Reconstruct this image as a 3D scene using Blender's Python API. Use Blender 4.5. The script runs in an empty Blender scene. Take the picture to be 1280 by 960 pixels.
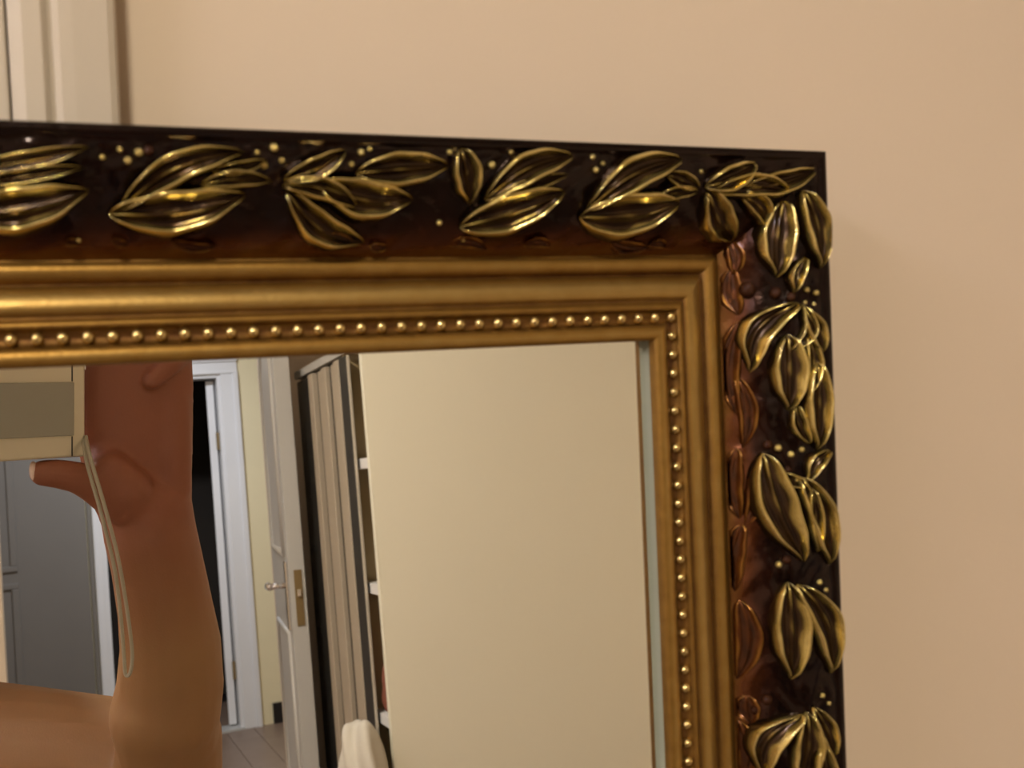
import bpy, bmesh, math, random
import numpy as np
from mathutils import Vector, Matrix
random.seed(4)
SC = bpy.context.scene
COL = SC.collection
PI = math.pi

# ------------------------------------------------------------------ camera
F = 1351.0                                   # focal length in pixels of a 1280 wide picture
D0 = 0.36                                    # distance lens - glass
TILT = math.radians(7.0)                     # the mirror leans back against the wall
def _n(a): return a / np.linalg.norm(a)
n_ = _n(np.array([59 - 640, 459 - 480, F]))  # glass normal seen from the camera (x right, y down, z forward)
v_ = np.array([0.044, 1.0, 0.0]); v_[2] = -(v_[:2] @ n_[:2]) / n_[2]; v_ = _n(v_)
h_ = np.cross(v_, n_)
YL = Vector((0, math.cos(TILT), -math.sin(TILT)))   # mirror frame axes in the room
ZL = Vector((0, math.sin(TILT), math.cos(TILT)))
XL = Vector((1, 0, 0))
CAM = Vector((0, 0, 1.395))
P0 = CAM + YL * D0                           # origin of the mirror frame, on the glass
M_L = Matrix(((XL.x, YL.x, ZL.x, P0.x), (XL.y, YL.y, ZL.y, P0.y), (XL.z, YL.z, ZL.z, P0.z), (0, 0, 0, 1)))
def loc(x, y, z): return M_L @ Vector((x, y, z))
def cam_to_world(c):                         # c in camera axes (x right, y down, z forward)
    c = np.array(c, float)
    return XL * float(c @ h_) + YL * float(c @ n_) - ZL * float(c @ v_)
def lray(px, py):
    c = np.array([px - 640, py - 480, F])
    return np.array([c @ h_, c @ n_, -(c @ v_)])
def on_glass(px, py, w):                     # mirror frame coordinates of a spot w in front of the glass
    r = lray(px, py); k = (D0 - w) / r[1]
    return r[0] * k, r[2] * k
def on_wall(px, py, yw):                     # spot on a room plane y = yw straight ahead
    r = lray(px, py); d = XL * r[0] + YL * r[1] + ZL * r[2]
    return CAM + d * ((yw - CAM.y) / d.y)
def seen(px, py, axis, val):                 # room spot on plane axis=val that the glass shows there
    r = lray(px, py); d = XL * r[0] - YL * r[1] + ZL * r[2]
    o = CAM + YL * (2 * D0) ; o = P0 + YL * 0 + (P0 - CAM)
    return o + d * ((val - o[axis]) / d[axis])
def seen_near(px, py, e):                    # room spot e in front of the glass that the glass shows there
    r = lray(px, py); k = (D0 + e) / r[1]
    return loc(r[0] * k, -e, r[2] * k)

cam_d = bpy.data.cameras.new('camera')
cam = bpy.data.objects.new('camera', cam_d); COL.objects.link(cam)
cx, cy, cz = cam_to_world((1, 0, 0)), cam_to_world((0, -1, 0)), cam_to_world((0, 0, -1))
CM = Matrix(((cx.x, cy.x, cz.x, CAM.x), (cx.y, cy.y, cz.y, CAM.y), (cx.z, cy.z, cz.z, CAM.z), (0, 0, 0, 1)))
cam.matrix_world = CM
cam_d.sensor_fit = 'HORIZONTAL'; cam_d.sensor_width = 36.0; cam_d.lens = 36.0 * F / 1280.0
cam_d.clip_start = 0.01
cam_d.dof.use_dof = True; cam_d.dof.focus_distance = 0.78; cam_d.dof.aperture_fstop = 17.0
SC.camera = cam

# ------------------------------------------------------------------ world, exposure
W = bpy.data.worlds.new('world'); SC.world = W; W.use_nodes = True
W.node_tree.nodes['Background'].inputs[0].default_value = (0.02, 0.02, 0.025, 1)
W.node_tree.nodes['Background'].inputs[1].default_value = 0.3
SC.view_settings.view_transform = 'Standard'; SC.view_settings.look = 'None'
SC.view_settings.gamma = 1.0; SC.view_settings.use_curve_mapping = False
SC.view_settings.exposure = 0.15
ROOM_LAMP = dict(pos=(-0.48, -1.12, 2.52), power=36.0, color=(1.0, 0.87, 0.70), r=0.16)
HALL_LAMP = dict(pos=(0.35, -4.4, 2.50), power=30.0, color=(0.88, 0.90, 1.0), r=0.15)
TUBE_LAMP = dict(pos=(-1.50, -0.55, 2.20), power=4.0, color=(0.86, 0.84, 1.0))

# ------------------------------------------------------------------ materials
def mat(name, col, rough=0.5, metal=0.0, coat=0.0, var=0.0, vscale=8.0, bump=0.0, bscale=60.0, col2=None, emis=None, estr=0.0, spec=None, sss=0.0):
    m = bpy.data.materials.new(name); m.use_nodes = True
    nt = m.node_tree; b = nt.nodes['Principled BSDF']
    b.inputs['Base Color'].default_value = (*col, 1)
    b.inputs['Roughness'].default_value = rough; b.inputs['Metallic'].default_value = metal
    b.inputs['Coat Weight'].default_value = coat; b.inputs['Coat Roughness'].default_value = 0.12
    if spec is not None: b.inputs['Specular IOR Level'].default_value = spec
    if sss: 
        b.inputs['Subsurface Weight'].default_value = sss; b.inputs['Subsurface Scale'].default_value = 0.006
    if emis:
        b.inputs['Emission Color'].default_value = (*emis, 1); b.inputs['Emission Strength'].default_value = estr
    tc = nt.nodes.new('ShaderNodeTexCoord')
    if var or col2:
        nz = nt.nodes.new('ShaderNodeTexNoise'); nz.inputs['Scale'].default_value = vscale; nz.inputs['Detail'].default_value = 4
        nt.links.new(tc.outputs['Object'], nz.inputs['Vector'])
        mx = nt.nodes.new('ShaderNodeMix'); mx.data_type = 'RGBA'
        mx.inputs[6].default_value = (*col, 1)
        mx.inputs[7].default_value = (*(col2 or tuple(c * (1 - var) for c in col)), 1)
        nt.links.new(nz.outputs['Fac'], mx.inputs[0]); nt.links.new(mx.outputs[2], b.inputs['Base Color'])
    if bump:
        nb = nt.nodes.new('ShaderNodeTexNoise'); nb.inputs['Scale'].default_value = bscale; nb.inputs['Detail'].default_value = 3
        nt.links.new(tc.outputs['Object'], nb.inputs['Vector'])
        bp = nt.nodes.new('ShaderNodeBump'); bp.inputs['Strength'].default_value = bump; bp.inputs['Distance'].default_value = 0.002
        nt.links.new(nb.outputs['Fac'], bp.inputs['Height']); nt.links.new(bp.outputs['Normal'], b.inputs['Normal'])
    return m

def paint_mat(name, attr, stops, rough0=0.25, rough1=0.25, metal0=0.6, metal1=0.9, coat=0.5, bump=0.3, bscale=300.0):
    """lacquered metal paint; a stored attribute (how worn or toned the spot is) picks the colour"""
    m = bpy.data.materials.new(name); m.use_nodes = True
    nt = m.node_tree; b = nt.nodes['Principled BSDF']
    at = nt.nodes.new('ShaderNodeAttribute'); at.attribute_name = attr
    tc = nt.nodes.new('ShaderNodeTexCoord')
    nz = nt.nodes.new('ShaderNodeTexNoise'); nz.inputs['Scale'].default_value = 140; nz.inputs['Detail'].default_value = 5
    nt.links.new(tc.outputs['Object'], nz.inputs['Vector'])
    ma = nt.nodes.new('ShaderNodeMath'); ma.operation = 'MULTIPLY_ADD'
    nt.links.new(nz.outputs['Fac'], ma.inputs[0]); ma.inputs[1].default_value = 0.34; ma.inputs[2].default_value = -0.17
    ad = nt.nodes.new('ShaderNodeMath'); ad.operation = 'ADD'; ad.use_clamp = True
    nt.links.new(at.outputs['Fac'], ad.inputs[0]); nt.links.new(ma.outputs[0], ad.inputs[1])
    cr = nt.nodes.new('ShaderNodeValToRGB'); e = cr.color_ramp.elements
    e[0].position = stops[0][0]; e[0].color = (*stops[0][1], 1)
    e[1].position = stops[-1][0]; e[1].color = (*stops[-1][1], 1)
    for p, c in stops[1:-1]:
        q = e.new(p); q.color = (*c, 1)
    nt.links.new(ad.outputs[0], cr.inputs['Fac']); nt.links.new(cr.outputs['Color'], b.inputs['Base Color'])
    for sock, a0, a1 in (('Roughness', rough0, rough1), ('Metallic', metal0, metal1)):
        mr = nt.nodes.new('ShaderNodeMapRange'); mr.inputs['To Min'].default_value = a0; mr.inputs['To Max'].default_value = a1
        nt.links.new(ad.outputs[0], mr.inputs['Value']); nt.links.new(mr.outputs[0], b.inputs[sock])
    b.inputs['Coat Weight'].default_value = coat; b.inputs['Coat Roughness'].default_value = 0.08
    b.inputs['Coat Tint'].default_value = (1.0, 0.85, 0.6, 1)
    nb = nt.nodes.new('ShaderNodeTexNoise'); nb.inputs['Scale'].default_value = bscale
    nt.links.new(tc.outputs['Object'], nb.inputs['Vector'])
    bp = nt.nodes.new('ShaderNodeBump'); bp.inputs['Strength'].default_value = bump; bp.inputs['Distance'].default_value = 0.0006
    nt.links.new(nb.outputs['Fac'], bp.inputs['Height']); nt.links.new(bp.outputs['Normal'], b.inputs['Normal'])
    return m

M = {}
M['wall'] = mat('warm_wall_paint', (0.72, 0.605, 0.465), 0.7, var=0.05, vscale=3, bump=0.05, bscale=90)
M['trim'] = mat('ivory_gloss_trim', (0.60, 0.535, 0.43), 0.4, var=0.05, vscale=6, bump=0.04, bscale=40)
M['white'] = mat('white_gloss_trim', (0.80, 0.80, 0.80), 0.35, var=0.04)
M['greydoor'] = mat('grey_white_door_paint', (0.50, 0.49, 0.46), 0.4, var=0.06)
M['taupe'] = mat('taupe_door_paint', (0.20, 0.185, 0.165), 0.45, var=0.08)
M['blind'] = mat('dull_ridged_laminate', (0.42, 0.355, 0.27), 0.45, var=0.05)
M['cream'] = mat('cream_laminate', (0.86, 0.83, 0.67), 0.35, var=0.04, vscale=2)
M['creamwall'] = mat('pale_yellow_wall', (0.84, 0.74, 0.48), 0.6, var=0.04)
M['ceil'] = mat('ceiling_paint', (0.72, 0.69, 0.62), 0.8, var=0.03)
M['dark'] = mat('dark_laminate', (0.035, 0.033, 0.03), 0.25, var=0.4, vscale=3)
M['black'] = mat('black_laminate', (0.012, 0.010, 0.010), 0.4, var=0.3)
M['tan'] = mat('tan_board', (0.52, 0.40, 0.22), 0.55, var=0.08)
M['closet'] = mat('unlit_room_lining', (0.035, 0.026, 0.018), 0.8, var=0.3)
M['floor'] = mat('floor_board', (0.17, 0.11, 0.075), 0.4, col2=(0.26, 0.185, 0.14), vscale=5, bump=0.05)
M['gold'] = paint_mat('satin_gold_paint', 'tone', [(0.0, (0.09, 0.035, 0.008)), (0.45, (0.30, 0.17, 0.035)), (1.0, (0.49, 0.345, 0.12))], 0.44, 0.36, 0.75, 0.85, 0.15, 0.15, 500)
M['bed'] = paint_mat('brown_lacquer', 'tone', [(0.0, (0.010, 0.004, 0.003)), (0.35, (0.030, 0.009, 0.005)), (0.72, (0.11, 0.034, 0.008)), (1.0, (0.17, 0.082, 0.016))], 0.20, 0.30, 0.75, 0.8, 0.22, 0.5, 260)
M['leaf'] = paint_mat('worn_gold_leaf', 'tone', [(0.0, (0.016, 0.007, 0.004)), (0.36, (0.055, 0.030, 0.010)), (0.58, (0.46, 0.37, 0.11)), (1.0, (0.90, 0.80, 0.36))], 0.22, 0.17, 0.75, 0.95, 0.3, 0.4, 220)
M['amber'] = paint_mat('amber_lacquer', 'tone', [(0.0, (0.03, 0.010, 0.004)), (0.6, (0.12, 0.038, 0.008)), (1.0, (0.32, 0.16, 0.03))], 0.24, 0.22, 0.7, 0.85, 0.2, 0.5, 220)
M['bead'] = mat('bright_gold_bead', (0.66, 0.51, 0.21), 0.18, 0.95, 0.4)
M['rebate'] = mat('grey_green_rebate_paint', (0.25, 0.265, 0.20), 0.5, var=0.08)
M['board'] = mat('brown_backing_board', (0.22, 0.13, 0.07), 0.8, var=0.1)
mg = bpy.data.materials.new('silvered_glass'); mg.use_nodes = True; M['glass'] = mg
b_ = mg.node_tree.nodes['Principled BSDF']
b_.inputs['Base Color'].default_value = (0.93, 0.945, 0.925, 1); b_.inputs['Metallic'].default_value = 1; b_.inputs['Roughness'].default_value = 0.0
M['skin'] = mat('skin', (0.35, 0.185, 0.075), 0.55, col2=(0.30, 0.15, 0.058), vscale=14, bump=0.12, bscale=700, sss=0.08)
nt_ = M['skin'].node_tree; _mx = [n for n in nt_.nodes if n.type == 'MIX'][0]; _tc = [n for n in nt_.nodes if n.type == 'TEX_COORD'][0]
_sx = nt_.nodes.new('ShaderNodeSeparateXYZ'); nt_.links.new(_tc.outputs['Object'], _sx.inputs[0])
_mr = nt_.nodes.new('ShaderNodeMapRange'); _mr.inputs['From Min'].default_value = 1.20; _mr.inputs['From Max'].default_value = 1.30; nt_.links.new(_sx.outputs['Z'], _mr.inputs['Value'])
_m2 = nt_.nodes.new('ShaderNodeMix'); _m2.data_type = 'RGBA'; _m2.inputs[7].default_value = (0.28, 0.095, 0.046, 1)      # palms are redder
nt_.links.new(_mr.outputs[0], _m2.inputs[0]); nt_.links.new(_mx.outputs[2], _m2.inputs[6]); nt_.links.new(_m2.outputs[2], nt_.nodes['Principled BSDF'].inputs['Base Color'])
M['nail'] = mat('nail', (0.80, 0.60, 0.50), 0.25)
M['silver'] = mat('champagne_metal', (0.72, 0.66, 0.50), 0.38, 0.5, var=0.03)
M['slide'] = mat('grey_brown_slide_cover', (0.36, 0.345, 0.28), 0.4, 0.3, var=0.04)
M['plastic'] = mat('dark_plastic', (0.02, 0.02, 0.02), 0.35)
M['chrome'] = mat('chrome', (0.8, 0.8, 0.82), 0.08, 1.0)
M['brass'] = mat('aged_brass', (0.28, 0.20, 0.09), 0.4, 0.6)
M['strap'] = mat('olive_grey_strap', (0.42, 0.38, 0.28), 0.45, bump=0.3, bscale=900)
M['hair'] = mat('dark_hair', (0.02, 0.012, 0.008), 0.45, bump=0.6, bscale=300)
M['shirt'] = mat('dark_green_cotton', (0.07, 0.09, 0.08), 0.85, bump=0.4, bscale=400)
M['jeans'] = mat('blue_denim', (0.05, 0.08, 0.16), 0.85, bump=0.4, bscale=500)
M['whitecloth'] = mat('white_cloth', (0.56, 0.52, 0.44), 0.85, bump=0.3, bscale=120)
M['redcloth'] = mat('red_brown_cloth', (0.26, 0.085, 0.045), 0.8, col2=(0.16, 0.05, 0.035), vscale=30, bump=0.4, bscale=120)
M['tancloth'] = mat('tan_cloth', (0.50, 0.40, 0.25), 0.85, bump=0.3, bscale=120)

# ------------------------------------------------------------------ helpers
def link(name, me, m, parent=None):
    o = bpy.data.objects.new(name, me); COL.objects.link(o)
    if m is not None and not me.materials: me.materials.append(m)
    if parent is not None: o.parent = parent
    return o
def from_bm(name, bm, m, parent=None, smooth=False):
    me = bpy.data.meshes.new(name); bmesh.ops.recalc_face_normals(bm, faces=bm.faces[:]); bm.to_mesh(me); bm.free()
    if smooth:
        me.shade_smooth()
    return link(name, me, m, parent)
def tag(o, label, cat, group=None, kind=None):
    if label: o['label'] = label
    if cat: o['category'] = cat
    if group: o['group'] = group
    if kind: o['kind'] = kind
    return o
def struct(o, label=None):
    o['kind'] = 'structure'
    if label: o['label'] = label
    return o
def empty(name, p=(0, 0, 0), mw=None):
    o = bpy.data.objects.new(name, None); COL.objects.link(o)
    o.empty_display_size = 0.05
    if mw is not None: o.matrix_world = mw
    else: o.location = p
    return o
def box(bm, x0, x1, y0, y1, z0, z1, mw=None, bev=0.0):
    vs = [bm.verts.new(Vector((x, y, z))) for x in (x0, x1) for y in (y0, y1) for z in (z0, z1)]
    q = [(0, 1, 3, 2), (4, 6, 7, 5), (0, 4, 5, 1), (2, 3, 7, 6), (0, 2, 6, 4), (1, 5, 7, 3)]
    fs = [bm.faces.new([vs[i] for i in f]) for f in q]
    if bev:
        es = list({e for f in fs for e in f.edges})
        r = bmesh.ops.bevel(bm, geom=es, offset=bev, segments=3, profile=0.5, affect='EDGES')
        vs = list({v for f in r['faces'] for v in f.verts} | {v for v in vs if v.is_valid})
    if mw is not None:
        for v in vs: v.co = mw @ v.co
    return vs
def boxo(name, x0, x1, y0, y1, z0, z1, m, parent=None, bev=0.0):
    bm = bmesh.new(); box(bm, min(x0, x1), max(x0, x1), min(y0, y1), max(y0, y1), min(z0, z1), max(z0, z1), None, bev)
    return from_bm(name, bm, m, parent)
def sweep(bm, pts, prof_xy, up):             # sweep a closed profile along a polyline (mild bends)
    rings = []
    for i, p in enumerate(pts):
        a = pts[max(i - 1, 0)]; b = pts[min(i + 1, len(pts) - 1)]
        t = (Vector(b) - Vector(a)).normalized(); s = t.cross(up).normalized(); u2 = s.cross(t)
        rings.append([bm.verts.new(Vector(p) + s * x + u2 * y) for x, y in prof_xy])
    k = len(prof_xy)
    for r0, r1 in zip(rings, rings[1:]):
        for j in range(k): bm.faces.new((r0[j], r0[(j + 1) % k], r1[(j + 1) % k], r1[j]))
    bm.faces.new(rings[0][::-1]); bm.faces.new(rings[-1])
def circle(rx, ry=None, k=10):
    ry = ry or rx
    return [(rx * math.cos(2 * PI * i / k), ry * math.sin(2 * PI * i / k)) for i in range(k)]
def cyl(bm, p0, p1, r, k=20):
    p0, p1 = Vector(p0), Vector(p1); t = (p1 - p0).normalized()
    up = Vector((0, 0, 1)) if abs(t.z) < 0.9 else Vector((0, 1, 0))
    sweep(bm, [p0, p1], circle(r, r, k), up)
def ball(bm, p, r, sx=1, sy=1, sz=1, u=16, v=10, rot=None):
    mt = Matrix.Translation(Vector(p)) @ (rot if rot is not None else Matrix.Identity(4)) @ Matrix.Diagonal((sx, sy, sz, 1))
    bmesh.ops.create_uvsphere(bm, u_segments=u, v_segments=v, radius=r, matrix=mt)
def catmull(pts, n=8):
    P = [Vector(p) for p in pts]; P = [P[0] * 2 - P[1]] + P + [P[-1] * 2 - P[-2]]; out = []
    for i in range(1, len(P) - 2):
        for j in range(n):
            t = j / n; a, b, c, d = P[i - 1], P[i], P[i + 1], P[i + 2]
            out.append(0.5 * ((2 * b) + (c - a) * t + (2 * a - 5 * b + 4 * c - d) * t * t + (3 * b - a - 3 * c + d) * t ** 3))
    out.append(P[-2]); return out

# ------------------------------------------------------------------ room planes
YW = 0.397                                   # wall behind the mirror
YFAR = 0.715 - 6.32                          # far wall of the hall
YPART = -3.15                                # partition between room and hall
XL_, XR_ = -1.75, 1.50
ZC = 2.62
DX = XR_ + 1.2                               # hall reaches further right

boxo('floor', XL_ - 0.1, DX, YFAR - 1.5, YW + 0.1, -0.08, -0.008, M['black'])['kind'] = 'structure'
floor = bpy.data.objects['floor']
floor['label'] = 'brown board floor of the room and hall'
# floor boards: laid along the depth
bp0 = bmesh.new(); box(bp0, 0.001, 0.149, 0.001, 1.199, 0.0, 0.012, None, 0.001)
bme = bpy.data.meshes.new('floor_board'); bp0.to_mesh(bme); bp0.free(); bme.materials.append(M['floor'])
bmr = bmesh.new()
for i in range(int((DX - XL_) / 0.15) + 1):
    off = (i * 0.37) % 1.2; y = YW - 0.01 - 1.2 + off
    while y > YFAR - 1.4:
        x0 = XL_ + i * 0.15
        if -0.5 < x0 < 1.9 and y < -1.0:
            b = bpy.data.objects.new('floor_board', bme); COL.objects.link(b); b.parent = floor; b.location = (x0, y, -0.0105)
        else: box(bmr, x0 + 0.001, x0 + 0.149, y + 0.001, min(y + 1.199, YW), -0.0105, 0.0015)
        y -= 1.2
o = from_bm('floor_boarding', bmr, M['floor'], floor); o['kind'] = 'stuff'
boxo('ceiling', XL_ - 0.1, DX, YFAR - 1.5, YW + 0.1, ZC, ZC + 0.08, M['ceil'])['kind'] = 'structure'
o = boxo('wall_front', XL_ - 0.1, DX, YW, YW + 0.1, -0.05, ZC, M['wall']); struct(o, 'warm beige painted wall behind the gilt mirror')
o = boxo('wall_left', XL_ - 0.1, XL_, YFAR - 1.5, YW, -0.05, ZC, M['wall']); struct(o, 'beige wall on the left of the room')
o = boxo('wall_right', XR_, XR_ + 0.08, YPART, YW, -0.05, ZC, M['wall']); struct(o, 'beige wall on the right of the room')
o = boxo('wall_hall_right', DX - 0.08, DX, YFAR - 1.5, YPART, -0.05, ZC, M['creamwall']); struct(o, 'pale wall on the right of the hall')

# far wall with the open dark doorway
xjl = seen(126, 650, 1, YFAR).x; xjr = seen(291, 700, 1, YFAR).x
xcl = seen(115, 650, 1, YFAR).x; xcr = seen(313, 700, 1, YFAR).x
zt = 2.0
bm = bmesh.new()
box(bm, XL_, xjl, YFAR - 0.12, YFAR, 0, ZC); box(bm, xjr, DX, YFAR - 0.12, YFAR, 0, ZC); box(bm, xjl, xjr, YFAR - 0.12, YFAR, zt, ZC)
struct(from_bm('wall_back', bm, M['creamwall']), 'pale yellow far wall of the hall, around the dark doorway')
bm = bmesh.new()                             # lining of the unlit closet beyond, its shade put into a dark brown colour
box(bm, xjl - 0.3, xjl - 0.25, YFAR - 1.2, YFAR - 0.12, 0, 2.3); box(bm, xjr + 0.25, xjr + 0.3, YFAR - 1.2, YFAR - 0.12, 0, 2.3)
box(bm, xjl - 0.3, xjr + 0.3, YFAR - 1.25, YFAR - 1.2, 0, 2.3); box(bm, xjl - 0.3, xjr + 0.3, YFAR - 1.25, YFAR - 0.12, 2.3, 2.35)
struct(from_bm('wall_closet', bm, M['closet']), 'lining of the unlit room beyond the far doorway, coloured dark to stand for shade')
# casing of the far doorway : door_1
d1 = empty('door_1'); struct(d1, 'white cased doorway onto an unlit room at the end of the hall')
def casing(name, x0, x1, z0, z1, y, m, parent, horiz=False):
    """flat board with a raised back band and an inner bead"""
    bm = bmesh.new(); box(bm, x0, x1, y, y + 0.014, z0, z1, None, 0.002)
    if horiz:
        box(bm, x0, x1, y + 0.014, y + 0.026, z1 - (z1 - z0) * 0.28, z1, None, 0.003)
        box(bm, x0, x1, y + 0.014, y + 0.020, z0, z0 + (z1 - z0) * 0.15, None, 0.002)
    else:
        box(bm, x0 if x0 < (xjl + xjr) / 2 else x1 - (x1 - x0) * 0.28, x0 + (x1 - x0) * 0.28 if x0 < (xjl + xjr) / 2 else x1, y + 0.014, y + 0.026, z0, z1, None, 0.003)
    return from_bm(name, bm, m, parent)
casing('casing', xcl, xjl, 0, zt + 0.0, YFAR, M['white'], d1)
casing('casing', xjr, xcr, 0, zt + 0.0, YFAR, M['white'], d1)
casing('casing', xcl, xcr, zt, zt + 0.095, YFAR, M['white'], d1, True)
xk = seen(277, 700, 1, YFAR).x
boxo('jamb', xjl, xjl + 0.02, YFAR - 0.12, YFAR, 0, zt, M['white'], d1)
boxo('jamb', xjr - 0.02, xjr, YFAR - 0.12, YFAR, 0, zt, M['white'], d1)
boxo('jamb', xjl + 0.02, xjr - 0.02, YFAR - 0.12, YFAR, zt - 0.02, zt, M['white'], d1)
ang = Matrix.Translation((xk + 0.03, YFAR - 0.07, 0)) @ Matrix.Rotation(0.19, 4, 'Z')
bm = bmesh.new(); box(bm, -0.042, 0.0, -0.70, 0.0, 0.02, zt - 0.03, ang, 0.002); from_bm('door_leaf', bm, M['white'], d1)
for z in (1.62, 0.32):
    boxo('hinge', xk + 0.026, xjr - 0.02, YFAR - 0.075, YFAR - 0.05, z - 0.05, z + 0.05, M['brass'], d1)
boxo('threshold', xjl, xjr, YFAR - 0.12, YFAR + 0.03, 0.0, 0.012, M['greydoor'], d1)
struct(boxo('baseboard_back', seen(342, 900, 1, YFAR).x, 1.7, YFAR, YFAR + 0.014, 0, 0.115, M['black']), 'black baseboard on the far wall beside the doorway')
# grey door left of it : door_3
xg = seen(104, 600, 1, YFAR).x
d3 = empty('door_3'); struct(d3, 'closed grey-white panelled door left of the far doorway')
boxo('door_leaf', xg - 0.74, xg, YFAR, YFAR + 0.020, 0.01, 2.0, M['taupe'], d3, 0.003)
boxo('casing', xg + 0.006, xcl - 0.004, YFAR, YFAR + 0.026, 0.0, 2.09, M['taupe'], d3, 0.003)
xv = seen(22, 700, 1, YFAR).x
for a, b in ((0.18, 0.92), (1.04, 1.86)):
    bm = bmesh.new()
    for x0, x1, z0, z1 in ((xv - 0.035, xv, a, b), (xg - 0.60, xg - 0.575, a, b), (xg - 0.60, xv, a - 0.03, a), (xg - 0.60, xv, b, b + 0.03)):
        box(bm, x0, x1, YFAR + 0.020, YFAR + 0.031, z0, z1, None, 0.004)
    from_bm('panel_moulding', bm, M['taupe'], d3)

# partition with the open door leaf : door_2
xo = seen(2, 740, 1, YPART).x
xh = seen(334, 640, 1, YPART).x
bm = bmesh.new()
box(bm, XL_, xo, YPART - 0.1, YPART, 0, ZC); box(bm, xh + 0.02, XR_ + 0.08, YPART - 0.1, YPART, 0, ZC); box(bm, xo, xh + 0.02, YPART - 0.1, YPART, 2.05, ZC)
box(bm, XR_ + 0.08, DX, YPART - 0.1, YPART, 0, ZC)
struct(from_bm('wall_partition', bm, M['wall']), 'beige partition wall between the room and the hall')
d2 = empty('door_2'); struct(d2, 'grey door leaf standing open into the room, seen nearly edge-on, with a chrome lever')
pn = seen(363, 745, 1, -2.44); pe = seen(383, 745, 1, -2.44)
pf = Vector((xh, YPART + 0.02, 0))
ax = Vector((pf.x - pn.x, pf.y - (-2.44), 0)); LW = ax.length; ax.normalize()
nx = Vector((ax.y, -ax.x, 0))                # towards the left face
if nx.x > 0: nx = -nx
TH = pe.x - pn.x
MW = Matrix(((ax.x, nx.x, 0, pn.x), (ax.y, nx.y, 0, -2.44), (0, 0, 1, 0), (0, 0, 0, 1)))
LW = LW - 0.03
bm = bmesh.new(); box(bm, 0, LW, -TH, 0, 0.01, 2.03, MW, 0.002); from_bm('door_leaf', bm, M['greydoor'], d2)
for z0, z1, arch in ((0.2, 0.88, 0), (1.12, 1.70, 1)):
    pts = [(0.11, z0), (LW - 0.11, z0), (LW - 0.11, z1)]
    if arch:
        for i in range(1, 12):
            a = i / 12; pts.append((LW - 0.11 - a * (LW - 0.22), z1 + 0.13 * math.sin(PI * a)))
    pts += [(0.11, z1), (0.11, z0)]
    for s in (0.0, -TH):
        bm = bmesh.new(); P = [MW @ Vector((x, s, z)) for x, z in pts]
        sweep(bm, P, circle(0.012, 0.008, 8), nx); from_bm('panel_moulding', bm, M['greydoor'], d2, smooth=True)
hz = 1.0
bm = bmesh.new(); box(bm, 0.035, 0.075, 0, 0.008, hz - 0.10, hz + 0.10, MW, 0.003)
bp_ = from_bm('lever_plate', bm, M['chrome'], d2)
bm = bmesh.new(); cyl(bm, MW @ Vector((0.055, 0.006, hz + 0.03)), MW @ Vector((0.055, 0.055, hz + 0.03)), 0.009)
sweep(bm, [MW @ Vector((0.045, 0.052, hz + 0.03)), MW @ Vector((0.08, 0.055, hz + 0.032)), MW @ Vector((0.13, 0.055, hz + 0.026)), MW @ Vector((0.17, 0.05, hz + 0.02))], circle(0.008, 0.011, 12), Vector((0, 0, 1)))
from_bm('door_lever', bm, M['chrome'], d2, smooth=True)
bm = bmesh.new(); box(bm, -0.003, 0.001, -TH * 0.78, -TH * 0.30, hz - 0.085, hz + 0.075, MW)
from_bm('latch_plate', bm, M['brass'], d2)
bm = bmesh.new(); box(bm, -0.012, 0.0, -TH * 0.65, -TH * 0.42, hz + 0.0, hz + 0.02, MW); from_bm('latch_bolt', bm, M['chrome'], d2)

# door casing on the mirror wall (upper left of the picture) : trim_1 and door leaf
xa = on_wall(12, 80, YW - 0.018).x; xb = on_wall(149, 80, YW - 0.018).x; xm0 = on_wall(58, 80, YW - 0.018).x; xm1 = on_wall(80, 80, YW - 0.018).x
tr = empty('door_4'); struct(tr, 'ivory door casing and door edge on the wall behind the mirror, left')
bm = bmesh.new()                             # moulded section, swept up the wall
w = xb - xa; sec = [(0, 0), (0, 0.014), (0.004, 0.0165)]
m0, m1 = (xm0 - xa), (xm1 - xa)
sec += [(m0 - 0.001, 0.0165), (m0 + 0.001, 0.0145), (m0 + 0.003, 0.0138), (m1 - 0.003, 0.0165), (m1 - 0.001, 0.0185), (m1 + 0.003, 0.0185), (w - 0.003, 0.0175), (w - 0.001, 0.0165), (w, 0.014), (w, 0)]
def prism(bm, sec, x0, y0, z0, z1):
    A = [bm.verts.new((x0 + x, y0 - y, z0)) for x, y in sec]; B = [bm.verts.new((x0 + x, y0 - y, z1)) for x, y in sec]
    k = len(sec)
    for i in range(k): bm.faces.new((A[i], A[(i + 1) % k], B[(i + 1) % k], B[i]))
    bm.faces.new(A[::-1]); bm.faces.new(B)
prism(bm, sec, xa, YW, 0, 2.12)
from_bm('casing', bm, M['trim'], tr)
boxo('casing', xa - 0.9, xb, YW - 0.0175, YW, 2.121, 2.19, M['trim'], tr, 0.003)
boxo('casing', xa - 0.9, xa - 0.846, YW - 0.0175, YW, 0, 2.12, M['trim'], tr, 0.003)
boxo('door_leaf', xa - 0.842, xa - 0.0006, YW - 0.0135, YW - 0.001, 0.01, 2.115, M['trim'], tr, 0.001)
for a, b in ((0.2, 0.95), (1.1, 1.95)):
    bm = bmesh.new()
    for x0, x1, z0, z1 in ((xa - 0.73, xa - 0.70, a, b), (xa - 0.14, xa - 0.11, a, b), (xa - 0.73, xa - 0.11, a - 0.03, a), (xa - 0.73, xa - 0.11, b, b + 0.03)):
        box(bm, x0, x1, YW - 0.022, YW - 0.0135, z0, z1, None, 0.003)
    from_bm('panel_moulding', bm, M['trim'], tr)
boxo('baseboard_front', xb + 0.002, XR_, YW - 0.014, YW, 0, 0.09, M['trim'])['kind'] = 'structure'

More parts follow.
